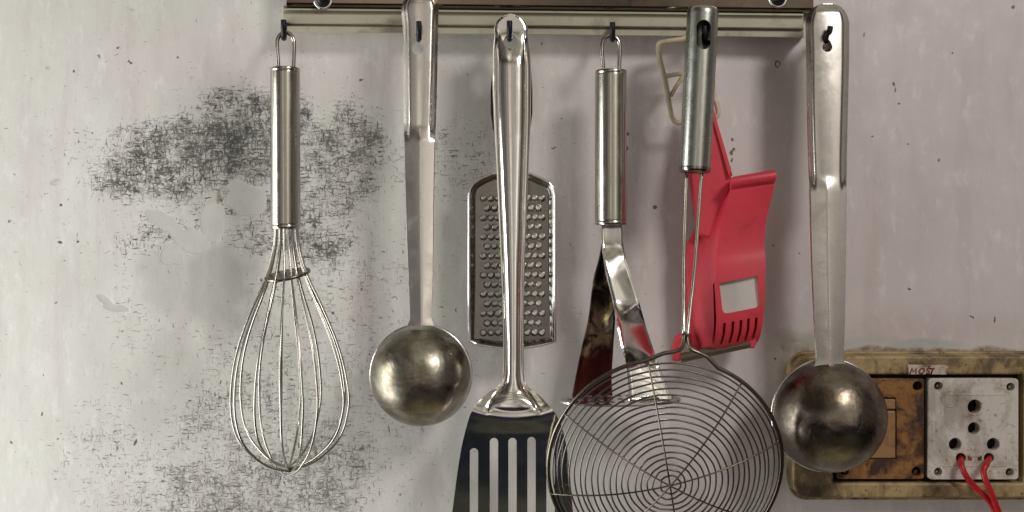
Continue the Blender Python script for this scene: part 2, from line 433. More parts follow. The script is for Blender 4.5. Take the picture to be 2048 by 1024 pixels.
    rr = np.sqrt(((X - 1555) / 4.6) ** 2 + ((Y - 128) / 6.0) ** 2); speck = np.maximum(speck, 1 - SS(.12, .42, abs(rr - 1)))
    brown = .9 * ell(438, 396, 5, 11, .25, 0, .1)
    brown = np.maximum(brown, 1.0 * ell(1860, 702, 210, 8, .5, .5, .35))
    brown = np.maximum(brown, .85 * ell(1605, 712, 36, 22, .5, 0, .5))
    brown = np.maximum(brown, .75 * ell(1572, 820, 20, 130, .7, 4, .5))
    brown = np.maximum(brown, .16 * ell(1800, 670, 240, 50, .6))
    rr = np.sqrt(((X - 1590) / 27) ** 2 + ((Y - 692) / 11.0) ** 2); brown = np.maximum(brown, .6 * (1 - SS(.05, .22, abs(rr - 1))))
    olive = np.maximum(.8 * ell(1600, 682, 38, 20, .6, 0, .5), .0 * X)
    teal = np.maximum(.95 * ell(1840, 686, 75, 9, .5, 0, .3), .5 * ell(1740, 682, 90, 10, .6, 0, .4))
    pinkt = np.maximum(.95 * ell(1860, 652, 190, 30, .7), SS(850, 1500, X) * .58)
    pinkt = np.maximum(pinkt, .5 * ell(560, 130, 330, 60, .8)); pinkt = np.maximum(pinkt, .35 * ell(1300, 480, 260, 420, .6))
    V = np.stack([(X - 1024) * K, np.zeros_like(X), (512 - Y) * K], -1).reshape(-1, 3)
    und = (fnoise(X, Y, 260, 3, 9) - .5) * .0016 + (fnoise(X, Y, 55, 3, 10) - .5) * .0003 - patch * .00012
    V[:, 1] = -und.reshape(-1)
    i = np.arange((ny - 1) * (nx - 1)); r = i // (nx - 1); c = i % (nx - 1); a = r * nx + c
    F = np.stack([a, a + nx, a + nx + 1, a + 1], -1)
    me = bpy.data.meshes.new('wall')
    me.vertices.add(len(V)); me.vertices.foreach_set('co', V.astype(np.float32).ravel())
    me.loops.add(F.size); me.loops.foreach_set('vertex_index', F.astype(np.int32).ravel())
    me.polygons.add(len(F)); me.polygons.foreach_set('loop_start', (np.arange(len(F)) * 4).astype(np.int32))
    me.update(calc_edges=True); me.validate()
    for nm, arr in (('wear', wear), ('patch', patch), ('smudge_shade', smudge_shade), ('speck', speck), ('faint', np.clip(SS(560, 740, Y + (jx - X)) + .6 * SS(560, 760, X), 0, 1)), ('brown', brown), ('teal', teal), ('pinkt', pinkt), ('olive', olive)):
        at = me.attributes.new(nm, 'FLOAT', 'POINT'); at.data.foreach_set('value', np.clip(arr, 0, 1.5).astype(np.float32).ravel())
    return me
def wall_material():
    m, t, b, pos = newmat('old_painted_plaster')
    def A(nm):
        a = N(t, 'ShaderNodeAttribute'); a.attribute_name = nm; return a.outputs['Fac']
    wear, patch, smudge_shade, speck = A('wear'), A('patch'), A('smudge_shade'), A('speck')
    # slow colour drift of old limewash
    c = mix(t, ramp(t, noise(t, pos, 9, 4, .55), [(.35, 0), (.65, 1)]), (.60, .605, .55), (.66, .655, .62))
    c = mix(t, math_(t, 'MULTIPLY', ramp(t, noise(t, mapping(t, pos, (1, 1, .35)), 26, 4, .6), [(.42, 0), (.68, 1)]), .35), c, (.55, .53, .51))
    c = mix(t, A('pinkt'), c, (.625, .545, .55))
    vs = ramp(t, noise(t, mapping(t, pos, (1, 1, .16), (3, 0, 2)), 42, 4, .62), [(.50, 0), (.66, 1)])
    c = mix(t, math_(t, 'MULTIPLY', vs, .45), c, (.50, .435, .425))
    ws = ramp(t, noise(t, mapping(t, pos, (1, 1, .5), (8, 0, 1)), 95, 5, .68), [(.54, 0), (.68, 1)])
    c = mix(t, math_(t, 'MULTIPLY', ws, .55), c, (.74, .74, .72))
    c = mix(t, math_(t, 'MULTIPLY', smudge_shade, .78), c, (.36, .36, .33))  # wall smudges and the painted tool shade share this grey
    pm = ramp(t, math_(t, 'ADD', patch, math_(t, 'MULTIPLY', math_(t, 'SUBTRACT', noise(t, pos, 130, 5, .65), .5), .9)), [(.46, 0), (.56, 1)])
    ptone = mix(t, noise(t, pos, 60, 4, .6), (.44, .445, .41), (.56, .56, .53))
    c = mix(t, math_(t, 'MULTIPLY', pm, .85), c, ptone)
    rimm = math_(t, 'MULTIPLY', math_(t, 'MULTIPLY', pm, math_(t, 'SUBTRACT', 1.0, pm)), 2.2, clamp=True)
    c = mix(t, math_(t, 'MULTIPLY', rimm, .5), c, (.30, .30, .27))
    # worn weave: short horizontal and vertical dashes and small scribbled rings
    warp = N(t, 'ShaderNodeVectorMath', operation='MULTIPLY_ADD')
    t.links.new(noise(t, pos, 260, 2, .5, 0, 1), warp.inputs[0]); warp.inputs[1].default_value = (.0034, .0034, .0034); t.links.new(pos, warp.inputs[2])
    wp = warp.outputs[0]
    nh = noise(t, mapping(t, wp, (140, 1, 760), (0, 0, 0)), 1.0, 2.5, .55)
    nv = noise(t, mapping(t, wp, (740, 1, 155), (7, 0, 3)), 1.0, 2.5, .55)
    ni = noise(t, mapping(t, wp, (400, 1, 400), (1, 4, 9)), 1.0, 3, .6, .8)
    ridge = math_(t, 'SUBTRACT', 1.0, math_(t, 'MULTIPLY', math_(t, 'ABSOLUTE', math_(t, 'SUBTRACT', noise(t, wp, 260, 2, .5, .5), .5)), 5.5))
    fh = math_(t, 'SUBTRACT', noise(t, mapping(t, wp, (60, 1, 1000), (3, 0, 1)), 1.0, 3, .55), .015)
    fv = math_(t, 'SUBTRACT', noise(t, mapping(t, wp, (950, 1, 85), (5, 0, 8)), 1.0, 3, .55), .03)
    n = math_(t, 'MAXIMUM', math_(t, 'MAXIMUM', nh, fh), math_(t, 'MAXIMUM', fv, math_(t, 'SUBTRACT', nv, .012)))
    n = math_(t, 'MAXIMUM', n, math_(t, 'SUBTRACT', ni, .02))
    n = math_(t, 'MAXIMUM', n, math_(t, 'MULTIPLY_ADD', ridge, .16, .445))
    cl = noise(t, pos, 75, 3, .6)
    thr = math_(t, 'SUBTRACT', .765, math_(t, 'MULTIPLY', wear, .243))
    thr = math_(t, 'SUBTRACT', thr, math_(t, 'MULTIPLY', math_(t, 'SUBTRACT', cl, .5), .19))
    ink = math_(t, 'MULTIPLY', math_(t, 'SUBTRACT', n, thr), 11.0, clamp=True)
    tone = ramp(t, noise(t, pos, 30, 3, .6), [(.35, (.022, .021, .022)), (.6, (.055, .05, .048)), (.75, (.14, .13, .115))])
    tone = mix(t, math_(t, 'MULTIPLY', A('faint'), .55), tone, (.20, .19, .17))
    c = mix(t, math_(t, 'MULTIPLY', ink, .92), c, tone)
    # extra small brown-black fly marks
    c = mix(t, math_(t, 'MULTIPLY', A('brown'), ramp(t, noise(t, pos, 120, 5, .7), [(.30, .25), (.6, 1)])), c, (.17, .115, .045))
    c = mix(t, math_(t, 'MULTIPLY', A('olive'), .8), c, (.30, .30, .22))
    c = mix(t, math_(t, 'MULTIPLY', A('teal'), .6), c, (.30, .40, .38))
    sp = ramp(t, math_(t, 'ADD', speck, math_(t, 'MULTIPLY', math_(t, 'SUBTRACT', noise(t, pos, 700, 3), .5), .7)), [(.42, 0), (.75, 1)])
    c = mix(t, math_(t, 'MULTIPLY', sp, .88), c, (.045, .035, .03))
    t.links.new(c, b.inputs['Base Color'])
    b.inputs['Roughness'].default_value = .48
    t.links.new(ramp(t, noise(t, pos, 60, 4, .6), [(.3, .34), (.7, .56)]), b.inputs['Roughness'])
    b.inputs['Specular IOR Level'].default_value = .45
    h = math_(t, 'SUBTRACT', math_(t, 'ADD', math_(t, 'MULTIPLY_ADD', pm, -.25, math_(t, 'MULTIPLY', noise(t, pos, 45, 5, .6), 1.0)), math_(t, 'MULTIPLY', noise(t, mapping(t, pos, (1, 1, .3)), 400, 3, .6), .18)), math_(t, 'MULTIPLY', ink, .15))
    bump(t, b, h, .30, .0012)
    return m
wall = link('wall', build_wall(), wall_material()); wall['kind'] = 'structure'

# ------------------------------------------------------------------ wall rack with rail
def tilt(px): return 11.0 * (px - 567) / 1040
def extrude_profile(prof, x0, x1, n=2):
    V, F = [], []; m = len(prof)
    for i in range(n):
        x = x0 + (x1 - x0) * i / (n - 1)
        for d, y in prof: V.append(P(x, y + tilt(x), d))
    for i in range(n - 1):
        for k in range(m): F.append((i * m + k, i * m + (k + 1) % m, (i + 1) * m + (k + 1) % m, (i + 1) * m + k))
    F += [tuple(range(m)), tuple(range((n - 1) * m, n * m))[::-1]]
    return V, F
rack = thing('utensil_rack', 'grimy metal wall rack with olive hook rail under a shiny steel panel', 'rack', P(1090, 30, 0))
rb = mk('hook_rail', extrude_profile([(-.001, 12), (.0225, 16), (.0235, 17), (.0235, 20), (.0200, 21.2), (.0200, 25), (.024, 27), (.0252, 28.5), (.0252, 44.5), (.024, 46),
                                  (.0195, 47.5), (.0195, 49.5), (.0205, 51), (.0215, 52), (.0215, 63), (.0205, 64.3), (.004, 64.5), (-.001, 58)], 567, 1607, 30), M['rail'], rack, False)
def panel_vf():
    # steel sheet panel with rolled lower edge
    prof = [(.002, -150), (.026, -150), (.0262, 4), (.0258, 9), (.0245, 12.5), (.022, 14.2), (.018, 14.8), (.002, 14.8)]
    return extrude_profile(prof, 573, 1627, 30)
pn = mk('steel_panel', panel_vf(), M['panel'], rack); autosmooth(pn, 50)
for x, y in ((646, 0), (1556, -9)):
    c = P(x, y + tilt(x) * .6, .0262)
    s = mk('bolt', lathe([(0, .0060), (.0022, .0056), (.0036, .0042), (.0046, .0020), (.0046, 0.0008), (0, 0.0008)], c, (0, -1, 0), 24), M['black'], rack)
    w = mk('washer', lathe([(.0064, 0), (.0064, .0004), (.0060, .0007), (.0038, .0007), (.0038, 0)], c, (0, -1, 0), 28), M['polished'], s)

# ------------------------------------------------------------------ hooks
def hook(px, label, top=42, bot=77, d1=.058, lean=0, tip=0):
    y0 = 49 + tilt(px)
    q = [(.0155, y0), (.028, y0 - 1), (.034, y0 + 4), (.037, (y0 + bot) / 2 + 4), (.0405, bot - 4), ((.0405 + d1) / 2, bot + .5), (d1 - .003, bot - 4), (d1, bot - 14), (d1 + .001, (top + bot) / 2 - 4), (d1 + .001, top)]
    pts = [P(px + lean * (1 - i / 9) + tip * sstep(6, 9, i), y, d) for i, (d, y) in enumerate(q)]
    o = mk('rail_hook', tube(spline(pts, 6), .00185, 12), M['black'])
    return tag(o, label, 'hook', 'black hooks clipped to the rail')
hook(567, 'black hook at the left end of the rail holding the whisk loop', 40, 76, .056, 2)
hook(838, 'black hook poking through the handle slot of the brass-toned left ladle', 43, 79, .0575)
hook(1019, 'black hook through the round hole of the slotted turner', 42, 78, .062)
hook(1225, 'black hook holding the wire loop of the masher', 45, 79, .056, 0)
hook(1409, 'black hook inside the oval handle hole of the round wire strainer', 52, 84, .071)
hook(1650, 'black hook through the handle of the dark ladle beside the socket box', 53, 82, .0575, 4, 11)

# ------------------------------------------------------------------ ladles
def ladle(label, mat_bowl, mat_h, Lt, Rt, topy, boty, inner, panel_end, hole, bowl_c, bowl_r, bowl_d, crease, h0=.0032, sink=1):
    t = thing('ladle', label, 'ladle', P(*hole[:2], .05), 'ladles hanging from the rail')
    lf, rf = pchip(*zip(*Lt)), pchip(*zip(*Rt))
    dfun = pchip([topy, 60, 300, boty - 60, boty], [.0475, .048, .050, .050, .0500])
    def prof(u, y):
        # tray pressed into the upper handle, shallow V further down
        wtop = 1.0
        half = (rf(y) - lf(y)) / 2
        iu = 1 - inner / max(half, 1)
        dtop = y - topy
        raise_top = sstep(2, inner + 6, dtop)
        k = 1 - sstep(panel_end - 14, panel_end + 24, y)
        ridge = (1 - sstep(iu - .06, iu + .15, abs(u))) * raise_top * h0 * k
        lip = -.0026 * sstep(iu + .10, 1.0, abs(u)) * k * raise_top + .0003 * sstep(.96, 1, abs(u))
        ridge *= (1.0 + .22 * (1 - (u / max(iu, .3)) ** 2)) if abs(u) < iu else 1
        v = (1 - k) * (h0 * 1.15 + .0022 * (1 - abs(u - crease) ** 1.1))
        dim = .0008 * math.exp(-((y - panel_end) / 11) ** 2) * (math.exp(-((abs(u) - .62) / .22) ** 2))
        return ridge + lip + v
    n = 14
    rows = [topy + (1 - math.cos(math.pi / 2 * i / n)) * (rf(topy + 40) - lf(topy + 40)) / 2 for i in range(n)]
    y = rows[-1] + 3
    while y < boty: rows.append(y); y += 4
    rows.append(boty)
    # rounded top end
    cx0 = (lf(topy + 40) + rf(topy + 40)) / 2; R0 = (rf(topy + 40) - lf(topy + 40)) / 2
    def LL(y):
        if y < topy + R0: return cx0 - math.sqrt(max(R0 ** 2 - (topy + R0 - y) ** 2, 0)) - .01
        return lf(y)
    def RR(y):
        if y < topy + R0: return cx0 + math.sqrt(max(R0 ** 2 - (topy + R0 - y) ** 2, 0)) + .01
        return rf(y)
    o = mk('handle', strip(rows, LL, RR, dfun, prof, 57), mat_h, t)
    solidify(o, .0013)
    hx, hy, hr, hw, htop = hole
    key = []
    a0 = math.asin(min(hw / hr, 1))
    for k in range(22):
        a = -math.pi / 2 + a0 + (2 * math.pi - 2 * a0) * k / 21
        key.append((hx + hr * math.cos(a), hy + hr * math.sin(a)))
    key += [(hx - hw, htop + hw), (hx - hw * .6, htop + hw * .3), (hx, htop), (hx + hw * .6, htop + hw * .3), (hx + hw, htop + hw)]
    cut(o, [prism(key, .035, .065, .052)])
    autosmooth(o, 38)
    # bowl: deep round cup, open towards the wall
    c = P(bowl_c[0], bowl_c[1], bowl_d); s = S(bowl_d); R = bowl_r * s
    prof_b = [(R * 1.0, -.004)]
    for k in range(0, 25):
        a = math.radians(90 * k / 24); prof_b.append((R * math.cos(a), R * .92 * math.sin(a)))
    V, F = lathe(prof_b, c, (0, -1, -.06), 80)
    b = mk('bowl', (V, F), mat_bowl, t); solidify(b, .0012)
    rim = mk('bowl_rim', tube([c + Vector((R * math.cos(a), .004, R * math.sin(a))) for a in [2 * math.pi * k / 80 for k in range(80)]], .0011, 8, True), M['steel'], b)
    return t
ladle('large steel ladle with warm brassy bowl, hanging between the whisk and the turner', M['bowl'], M['steel'],
      [(-20, 799), (8, 800), (25, 803), (60, 806), (150, 807), (265, 808), (400, 811), (560, 817), (636, 820), (650, 815)],
      [(-20, 880), (8, 879), (25, 877), (60, 876), (150, 874), (265, 871), (400, 868), (560, 866), (636, 864), (650, 869)],
      -14, 651, 12, 262, (836, 98, 12, 5, 66), (841, 751), 100.5, .046, .05)
ladle('steel ladle with dark tarnished bowl hanging in front of the socket box', M['bowl_dark'], M['dull'],
      [(7, 1611), (50, 1611), (100, 1612), (200, 1613), (350, 1617), (372, 1618), (500, 1621), (640, 1627), (715, 1631), (732, 1626)],
      [(7, 1699), (50, 1698), (100, 1698), (200, 1696), (350, 1693), (372, 1693), (500, 1692), (640, 1690), (715, 1688), (732, 1692)],
      7, 733, 13, 360, (1653, 95, 10, 8, 80), (1659, 832), 112, .047, -.05, .0036)

# ------------------------------------------------------------------ handles made of a wire loop and a steel tube
def tube_handle(t, x0, x1, y0, y1, d, dx, mat):
    a = P((x0 + x1) / 2, y0, d); b = P((x0 + x1) / 2 + dx, y1, d); L = (b - a).length; R = (x1 - x0) / 2 * S(d)
    pr = [(0, 0), (R * .90, 0), (R * .97, .0002), (R, .0010), (R, .0022), (R * .985, .0024), (R * .985, .0028), (R, .0030), (R, .0034), (R, .006), (R, L * .3), (R, L * .6), (R, L - .006), (R, L - .0034), (R, L - .0030), (R * .985, L - .0028), (R * .985, L - .0024), (R, L - .0022), (R, L - .0008), (R * .96, L), (0, L)]
    h = mk('handle', lathe(pr, a, b - a, 64), mat, t); autosmooth(h, 50); return h
def wire_loop(t, cx, ytop, ybot, w, d, r):
    pts = [(cx - w * .80, ybot + 8), (cx - w * .86, ybot - 10), (cx - w, ytop + w * 1.4), (cx - w * .82, ytop + w * .55), (cx - w * .36, ytop + w * .10), (cx + w * .36, ytop + w * .10), (cx + w * .82, ytop + w * .55), (cx + w, ytop + w * 1.4), (cx + w * .95, ybot - 10), (cx + w * .92, ybot + 8)]
    return mk('hanging_loop', tube(spline([P(x, y, d) for x, y in pts], 6), r, 12), M['wire'], t)

# ------------------------------------------------------------------ whisk
wd = .051
wk = thing('balloon_whisk', 'balloon whisk with steel tube handle hanging before the scuffed wall', 'whisk', P(571, 70, wd))
wire_loop(wk, 571, 65, 137, 17, wd, .00135)
tube_handle(wk, 541, 599.5, 136, 458, wd, 1.2, M['handle'])
rr_ = pchip([455, 475, 500, 555, 600, 650, 700, 750, 800, 850, 885, 915, 933, 943], [22, 23, 26.5, 42, 62, 84, 102, 113.5, 118, 111, 95, 66, 38, 0])
AXX = lambda y: 572.5 + (y - 455) * (580 - 572.5) / 350 if y < 800 else 580 - (y - 800) * .03
sc_ = S(wd)
wires = [(-6, 1.0, -2, 0), (21, 1.0, -7, 2), (50, .98, 9, -5), (68, .99, -3, 4), (88, 1.0, -5, 2), (113, .98, -9, 0), (143, 1.01, 0, 3)]
for az, sr, ext, sh in wires:
    a = math.radians(az); pts = []
    ys = [452, 475, 500, 530, 560, 600, 640, 680, 720, 760, 800, 835, 865, 890, 910, 926, 937, 941, 943]
    def wp_(y, sgn, w):
        r = rr_(y) * sr * w; yy = y + ext * sstep(760, 943, y)
        c = P(AXX(y) + sh * sstep(500, 800, y), yy, wd)
        return c + Vector((math.cos(a) * r * sc_ * sgn, -math.sin(a) * r * sc_ * sgn, 0))
    for y in ys: pts.append(wp_(y, 1, 1))
    for y in ys[-2::-1]: pts.append(wp_(y, -1, 1))
    # slight individual bends
    ph = RNG.random() * 6
    pts = [p + Vector((math.sin(i * .5 + ph) * .0006, 0, 0)) if 5 < i < len(pts) - 6 else p for i, p in enumerate(pts)]
    mk('wire', tube(spline(pts, 4), .00074, 9), M['wire'], wk)
# spacer disc threaded on the wires, seen from below
c = P(575, 550, wd); R = 46.5 * sc_
ax = Vector((-.17, -.22, 1)).normalized()
disc = mk('spacer_disc', lathe([(0, -.0007), (R * .985, -.0007), (R, -.0002), (R, .0006), (R * .985, .0010), (0, .0010)], c, ax, 56), M['dark_wire'], wk); autosmooth(disc, 30)

# ------------------------------------------------------------------ grater behind the turner
gd = .034
gr = thing('grater', 'flat steel grater with rows of small raised teeth hanging behind the slotted turner', 'grater', P(1022, 80, gd))
outer = [(985, 346), (962, 356), (947, 366), (940, 376), (937, 390), (937, 560), (938, 684), (960, 691), (990, 696), (1022, 698), (1055, 696), (1085, 691), (1111, 684),
         (1111, 560), (1111, 390), (1108, 376), (1100, 366), (1086, 358), (1063, 347), (1024, 344)]
def inset(ol, d):
    cx, cy = 1024, 520; out = []
    n = len(ol)
    for i in range(n):
        p0, p1, p2 = Vector(ol[i - 1]), Vector(ol[i]), Vector(ol[(i + 1) % n])
        a = (p1 - p0).normalized(); b = (p2 - p1).normalized(); nn = (Vector((-a.y, a.x)) + Vector((-b.y, b.x))).normalized()
        if nn.dot(Vector((cx, cy)) - p1) < 0: nn = -nn
        out.append(tuple(p1 + nn * d))
    return out
spots = []
for r in range(15):
    y = 397 + r * 19.15
    off = 0 if r % 2 == 0 else -7.3
    for c_ in range(10):
        x = 967 + off + c_ * 14.55
        if 963 < x < 1089: spots.append((x, y))
inn = inset(outer, 14)
gp = slab('plate', [inn] + [circ(x + .5, y + .5, 5.2, 8) for x, y in spots], gd - .0028, .0007, 0, M['grater'], gr)
# dished border and rolled edge
n = len(outer); lv = [(0, .0), (2.5, .0002), (5, -.0003), (10, -.0024), (13.0, -.0033), (16, -.0034)]
V, F = [], []
for dd, h in lv:
    for x, y in inset(outer, dd): V.append(P(x, y, gd + h + .0002))
for i in range(len(lv) - 1):
    for k in range(n): F.append((i * n + k, i * n + (k + 1) % n, (i + 1) * n + (k + 1) % n, (i + 1) * n + k))
fr = mk('border', (V, F), M['grater'], gr); solidify(fr, .0007); autosmooth(fr, 50)
mk('rolled_edge', tube([P(x, y, gd + .0002) for x, y in inset(outer, 1)], .0010, 8, True), M['polished'], gr)
# one tooth, its mesh shared by all
R1 = 8.0 * S(gd); R2 = 4.7 * S(gd)
V, F = lathe([(R1, 0), (R1 * .93, .0003), (R1 * .80, .0014), (R2 * 1.12, .0032), (R2, .0035), (R2 * .86, .0034), (R2 * .8, .0018)], (0, 0, 0), (0, -1, .16), 14)
tooth_me = bpy.data.meshes.new('tooth'); tooth_me.from_pydata([tuple(v) for v in V], [], F)
tooth_me.polygons.foreach_set('use_smooth', [True] * len(tooth_me.polygons)); tooth_me.materials.append(M['tooth'])
for x, y in spots:
    o = bpy.data.objects.new('tooth', tooth_me); COL.objects.link(o); o.parent = gr; o.location = P(x, y, gd - .0030) - OFF[gr]; o.rotation_euler = (random.uniform(-.08, .08), random.uniform(-.12, .12), random.uniform(-.12, .12)); o.scale = (random.uniform(.92, 1.06),) * 3
# grip loop of the grater, its black sides peeping out beside the turner
hp = [(984, 150), (981, 180), (981, 225), (985, 255), (996, 285), (1004, 320), (1008, 352)]
hq = [(1063, 140), (1065, 180), (1065, 225), (1061, 255), (1050, 285), (1044, 320), (1040, 352)]
ol = [(1022, 52), (1003, 62), (990, 95)] + hp + hq[::-1] + [(1055, 95), (1041, 62)]
hl = [(1022, 66), (1008, 76), (1003, 100), (1003, 118), (1041, 118), (1041, 100), (1036, 76)]
slab('grip', [ol, hl], gd + .0035, .006, .0018, M['black'], gr)

# ------------------------------------------------------------------ slotted turner
td = .050
tu = thing('slotted_turner', 'long polished steel slotted turner hanging in front of the grater', 'turner', P(1020, 80, td))
lf = pchip([28, 66, 100, 150, 230, 345, 400, 450, 540, 640, 700, 745, 762, 775, 790, 806, 822, 832, 850, 900, 1024, 1150],
           [985.5, 989, 985, 984.5, 987, 993, 995.5, 998, 1002, 1005, 1006, 1005, 1002, 993, 972, 955, 944, 939.5, 934, 922, 904.5, 888])
rf = pchip([28, 66, 100, 150, 230, 345, 400, 450, 540, 640, 700, 745, 762, 775, 790, 806, 822, 832, 850, 900, 1024, 1150],
           [1057, 1056, 1060.5, 1062.5, 1061.5, 1057, 1055, 1053.5, 1050, 1048, 1047.5, 1048, 1051, 1058, 1076, 1093, 1107, 1114, 1122, 1134, 1146, 1158])
dft = pchip([28, 60, 300, 560, 700, 752, 775, 800, 820, 828, 834, 850, 1000, 1150], [.0495, .0495, .053, .056, .057, .0570, .0578, .0612, .0652, .0668, .0673, .0662, .0575, .0420])
def LT(y):
    if y < 66: return 1021 - math.sqrt(max(34 ** 2 - ((66 - y) * 34 / 38) ** 2, 0)) - .01
    return lf(y)
def RT(y):
    if y < 66: return 1021 + math.sqrt(max(35.5 ** 2 - ((66 - y) * 35.5 / 38) ** 2, 0)) + .01
    return rf(y)
def tprof(u, y):
    k = sstep(60, 130, y) * (1 - sstep(772, 836, y))
    flat = .74 + .0 * y
    w = .70 - .12 * sstep(300, 700, y) + .02 * sstep(750, 800, y)
    dome = math.sqrt(max(1 - (abs(u + .02) / w) ** 2, 0)) if abs(u + .02) < w else 0
    ridge = dome ** .8 * .0050 * k
    lip = .0012 * sstep(.80, 1.0, abs(u)) * (1 - sstep(60, 100, y) * .3) * (1 - sstep(740, 780, y))
    groove = -.0012 * math.exp(-((abs(u) - w - .04) / .06) ** 2) * k
    # widening foot of the ridge above the blade
    px = LT(y) + (RT(y) - LT(y)) * (u + 1) / 2
    foot = .0012 * math.exp(-((px - 1026) / (17 + 22 * sstep(735, 800, y))) ** 2) * sstep(715, 760, y) * (1 - sstep(778, 836, y))
    eyebrow = .0018 * math.exp(-(((px - 1027) / 50) ** 2 + ((y - 806) / 14) ** 2) ** 2)
    dish = -.0024 * (1 - u * u) * sstep(842, 870, y) * .5
    return ridge + lip + groove + foot + eyebrow + dish + dft(y + 13 * u * u * sstep(770, 800, y)) - dft(y)
rows = [28 + 38 * (1 - math.cos(math.pi / 2 * i / 14)) for i in range(14)]
y = 68
while y < 730: rows.append(y); y += 5
while y < 880: rows.append(y); y += 2
while y < 1150: rows.append(y); y += 8
rows.append(1150); rows = sorted(set([r for r in rows if abs(r - 816) > .9] + [816.0]))
th = mk('handle', strip([r for r in rows if r <= 816], LT, RT, dft, tprof, 65), M['polished'], tu)
solidify(th, .0012)
hc = circ(1021, 84, 14, 26, 15)
cut(th, [prism(hc, .035, .07, .051)]); autosmooth(th, 40)
bl = mk('blade', strip([r for r in rows if r >= 816], LT, RT, dft, tprof, 65), M['polished'], tu)
solidify(bl, .0011)
cs = []
for x, top in ((948, 896), (988, 875), (1025, 875), (1063, 873), (1101, 894)):
    w = 8.3
    lean = (x - 1025) * .02
    cs.append([(x + w * math.cos(a), top + w - w * math.sin(a)) for a in [math.pi * k / 8 for k in range(9)]] + [(x - w + lean, 1112), (x + w + lean, 1112)])
cut(bl, [prism(o_, .03, .075, .062) for o_ in cs]); autosmooth(bl, 40)

# ------------------------------------------------------------------ masher
md = .047
ma = thing('masher', 'steel masher with tube handle and two splayed legs on an oval plate', 'masher', P(1222, 75, md))
wire_loop(ma, 1221.5, 71, 141, 18, md, .00135)
tube_handle(ma, 1190, 1253.5, 141, 450, md, 0, M['handle'])
def band(lt, rt, dt, rows, mat, bulge=.0006, nm='leg', twist=0):
    l, r, dd = pchip(*zip(*lt)), pchip(*zip(*rt)), pchip(*zip(*dt))
    o = mk(nm, strip(rows, l, r, dd, lambda u, y: bulge * (1 - u * u) - (twist + .0080 * (sstep(596, 668, y) - sstep(690, 740, y)) * (twist > 0)) * u * sstep(496, 560, y) + .0005 * sstep(.85, 1, abs(u)), 17), mat, ma)
    solidify(o, .0013); return autosmooth(o, 40)
rw = list(range(446, 800, 4))
band([(446, 1204), (480, 1205), (500, 1206), (520, 1209), (549, 1214.5), (592, 1225), (635, 1234), (678, 1243), (721, 1251), (764, 1256), (797, 1259)],
     [(446, 1243), (480, 1244.5), (500, 1248), (520, 1253), (549, 1261), (592, 1275), (635, 1287), (678, 1300), (721, 1315), (764, 1331), (797, 1345)],
     [(446, .047), (490, .049), (520, .053), (600, .0565), (700, .0595), (780, .0610), (797, .0615)], rw, M['polished'], .0004, 'leg', .0024)
rw = list(range(470, 802, 4))
band([(470, 1207), (495, 1204.5), (520, 1199), (560, 1188), (635, 1178), (700, 1163), (764, 1150), (802, 1143)],
     [(470, 1216), (495, 1219), (520, 1225), (560, 1231), (635, 1230), (700, 1226), (764, 1223), (802, 1226)],
     [(470, .0455), (520, .040), (600, .034), (700, .030), (802, .028)], rw, M['leg_reflections'])
# rolled foot of the front leg
mk('foot', tube([P(1257, 800, .069), P(1262, 799, .069), P(1338, 796, .055), P(1345, 795, .054)], [.0012, .0019, .0019, .0012], 12), M['polished'], ma)
# plate: oval disc seen almost edge-on, with punched slots
c = P(1241, 802, .046); ax = Vector((-.015, -.055, 1)).normalized()
xa = Vector((1, 0, 0)); xa = (xa - ax * xa.dot(ax)).normalized(); ya = ax.cross(xa)
A_, B_ = 121 * S(.046), .021
def plate_ring(f, z): return [c + xa * A_ * f * math.cos(a) + ya * B_ * f * math.sin(a) + ax * z for a in [2 * math.pi * k / 56 for k in range(56)]]
V = plate_ring(1, 0) + plate_ring(1, .0012)
F = [tuple(range(56)), tuple(range(56, 112))[::-1]] + [(k, (k + 1) % 56, 56 + (k + 1) % 56, 56 + k) for k in range(56)]
pl = mk('mashing_plate', (V, F), M['steel'], ma, False)
cs = []
for i in range(-5, 6):
    for j in (-1, 0, 1):
        q = c + xa * (i * .0066 + (j % 2) * .0) + ya * (j * .0115)
        if (i * .0066 / A_) ** 2 + (abs(j * .0115) + .004) ** 2 / B_ ** 2 > .8: continue
        vv = [q + xa * sx * .0018 + ya * sy * .004 + ax * sz * .004 for sz in (-1, 1) for sx, sy in ((-1, -1), (1, -1), (1, 1), (-1, 1))]
        cs.append((vv, [(0, 1, 2, 3), (7, 6, 5, 4), (0, 1, 5, 4), (1, 2, 6, 5), (2, 3, 7, 6), (3, 0, 4, 7)]))
cut(pl, [join_vf(*cs)])

# ------------------------------------------------------------------ round wire strainer
sd = .066
sn = thing('wire_strainer', 'round wire spider strainer with thick grey tube handle, in front of the masher', 'strainer', P(1408, 60, sd))
a = P(1406, 14, sd); b = P(1389.5, 334, sd - .001); L = (b - a).length; R = 31.3 * S(sd)
pr = [(0, 0), (R * .74, .0002), (R * .90, .0010), (R * .98, .0026), (R, .0045), (R, .005), (R, .008), (R, L * .35), (R, L * .7), (R, L - .002), (R, L)]
hd = mk('handle', lathe(pr, a, b - a, 64), M['handle_green'], sn); solidify(hd, .0011, -1)
cut(hd, [prism(rrect(1394, 39, 1422.5, 98, 14.2, 8), .066, .10, .0765)]); autosmooth(hd, 40)
mk('end_cap', lathe([(R * .995, -.0005), (R * 1.01, .0006), (R * 1.0, .0022), (R * .95, .0034), (R * .80, .0038), (R * .76, .0026), (0, .0026)], b, b - a, 56), M['dark_steel'], sn)
tl = math.radians(17); C = P(1330, 934, .064); SR = .0752; SH = .024
v_ = Vector((0, -math.sin(tl), math.cos(tl))); n_ = Vector((0, -math.cos(tl), -math.sin(tl))); u_ = Vector((1, 0, 0))
def hgt(r): return SH * (1 - (r / SR) ** 2.1)
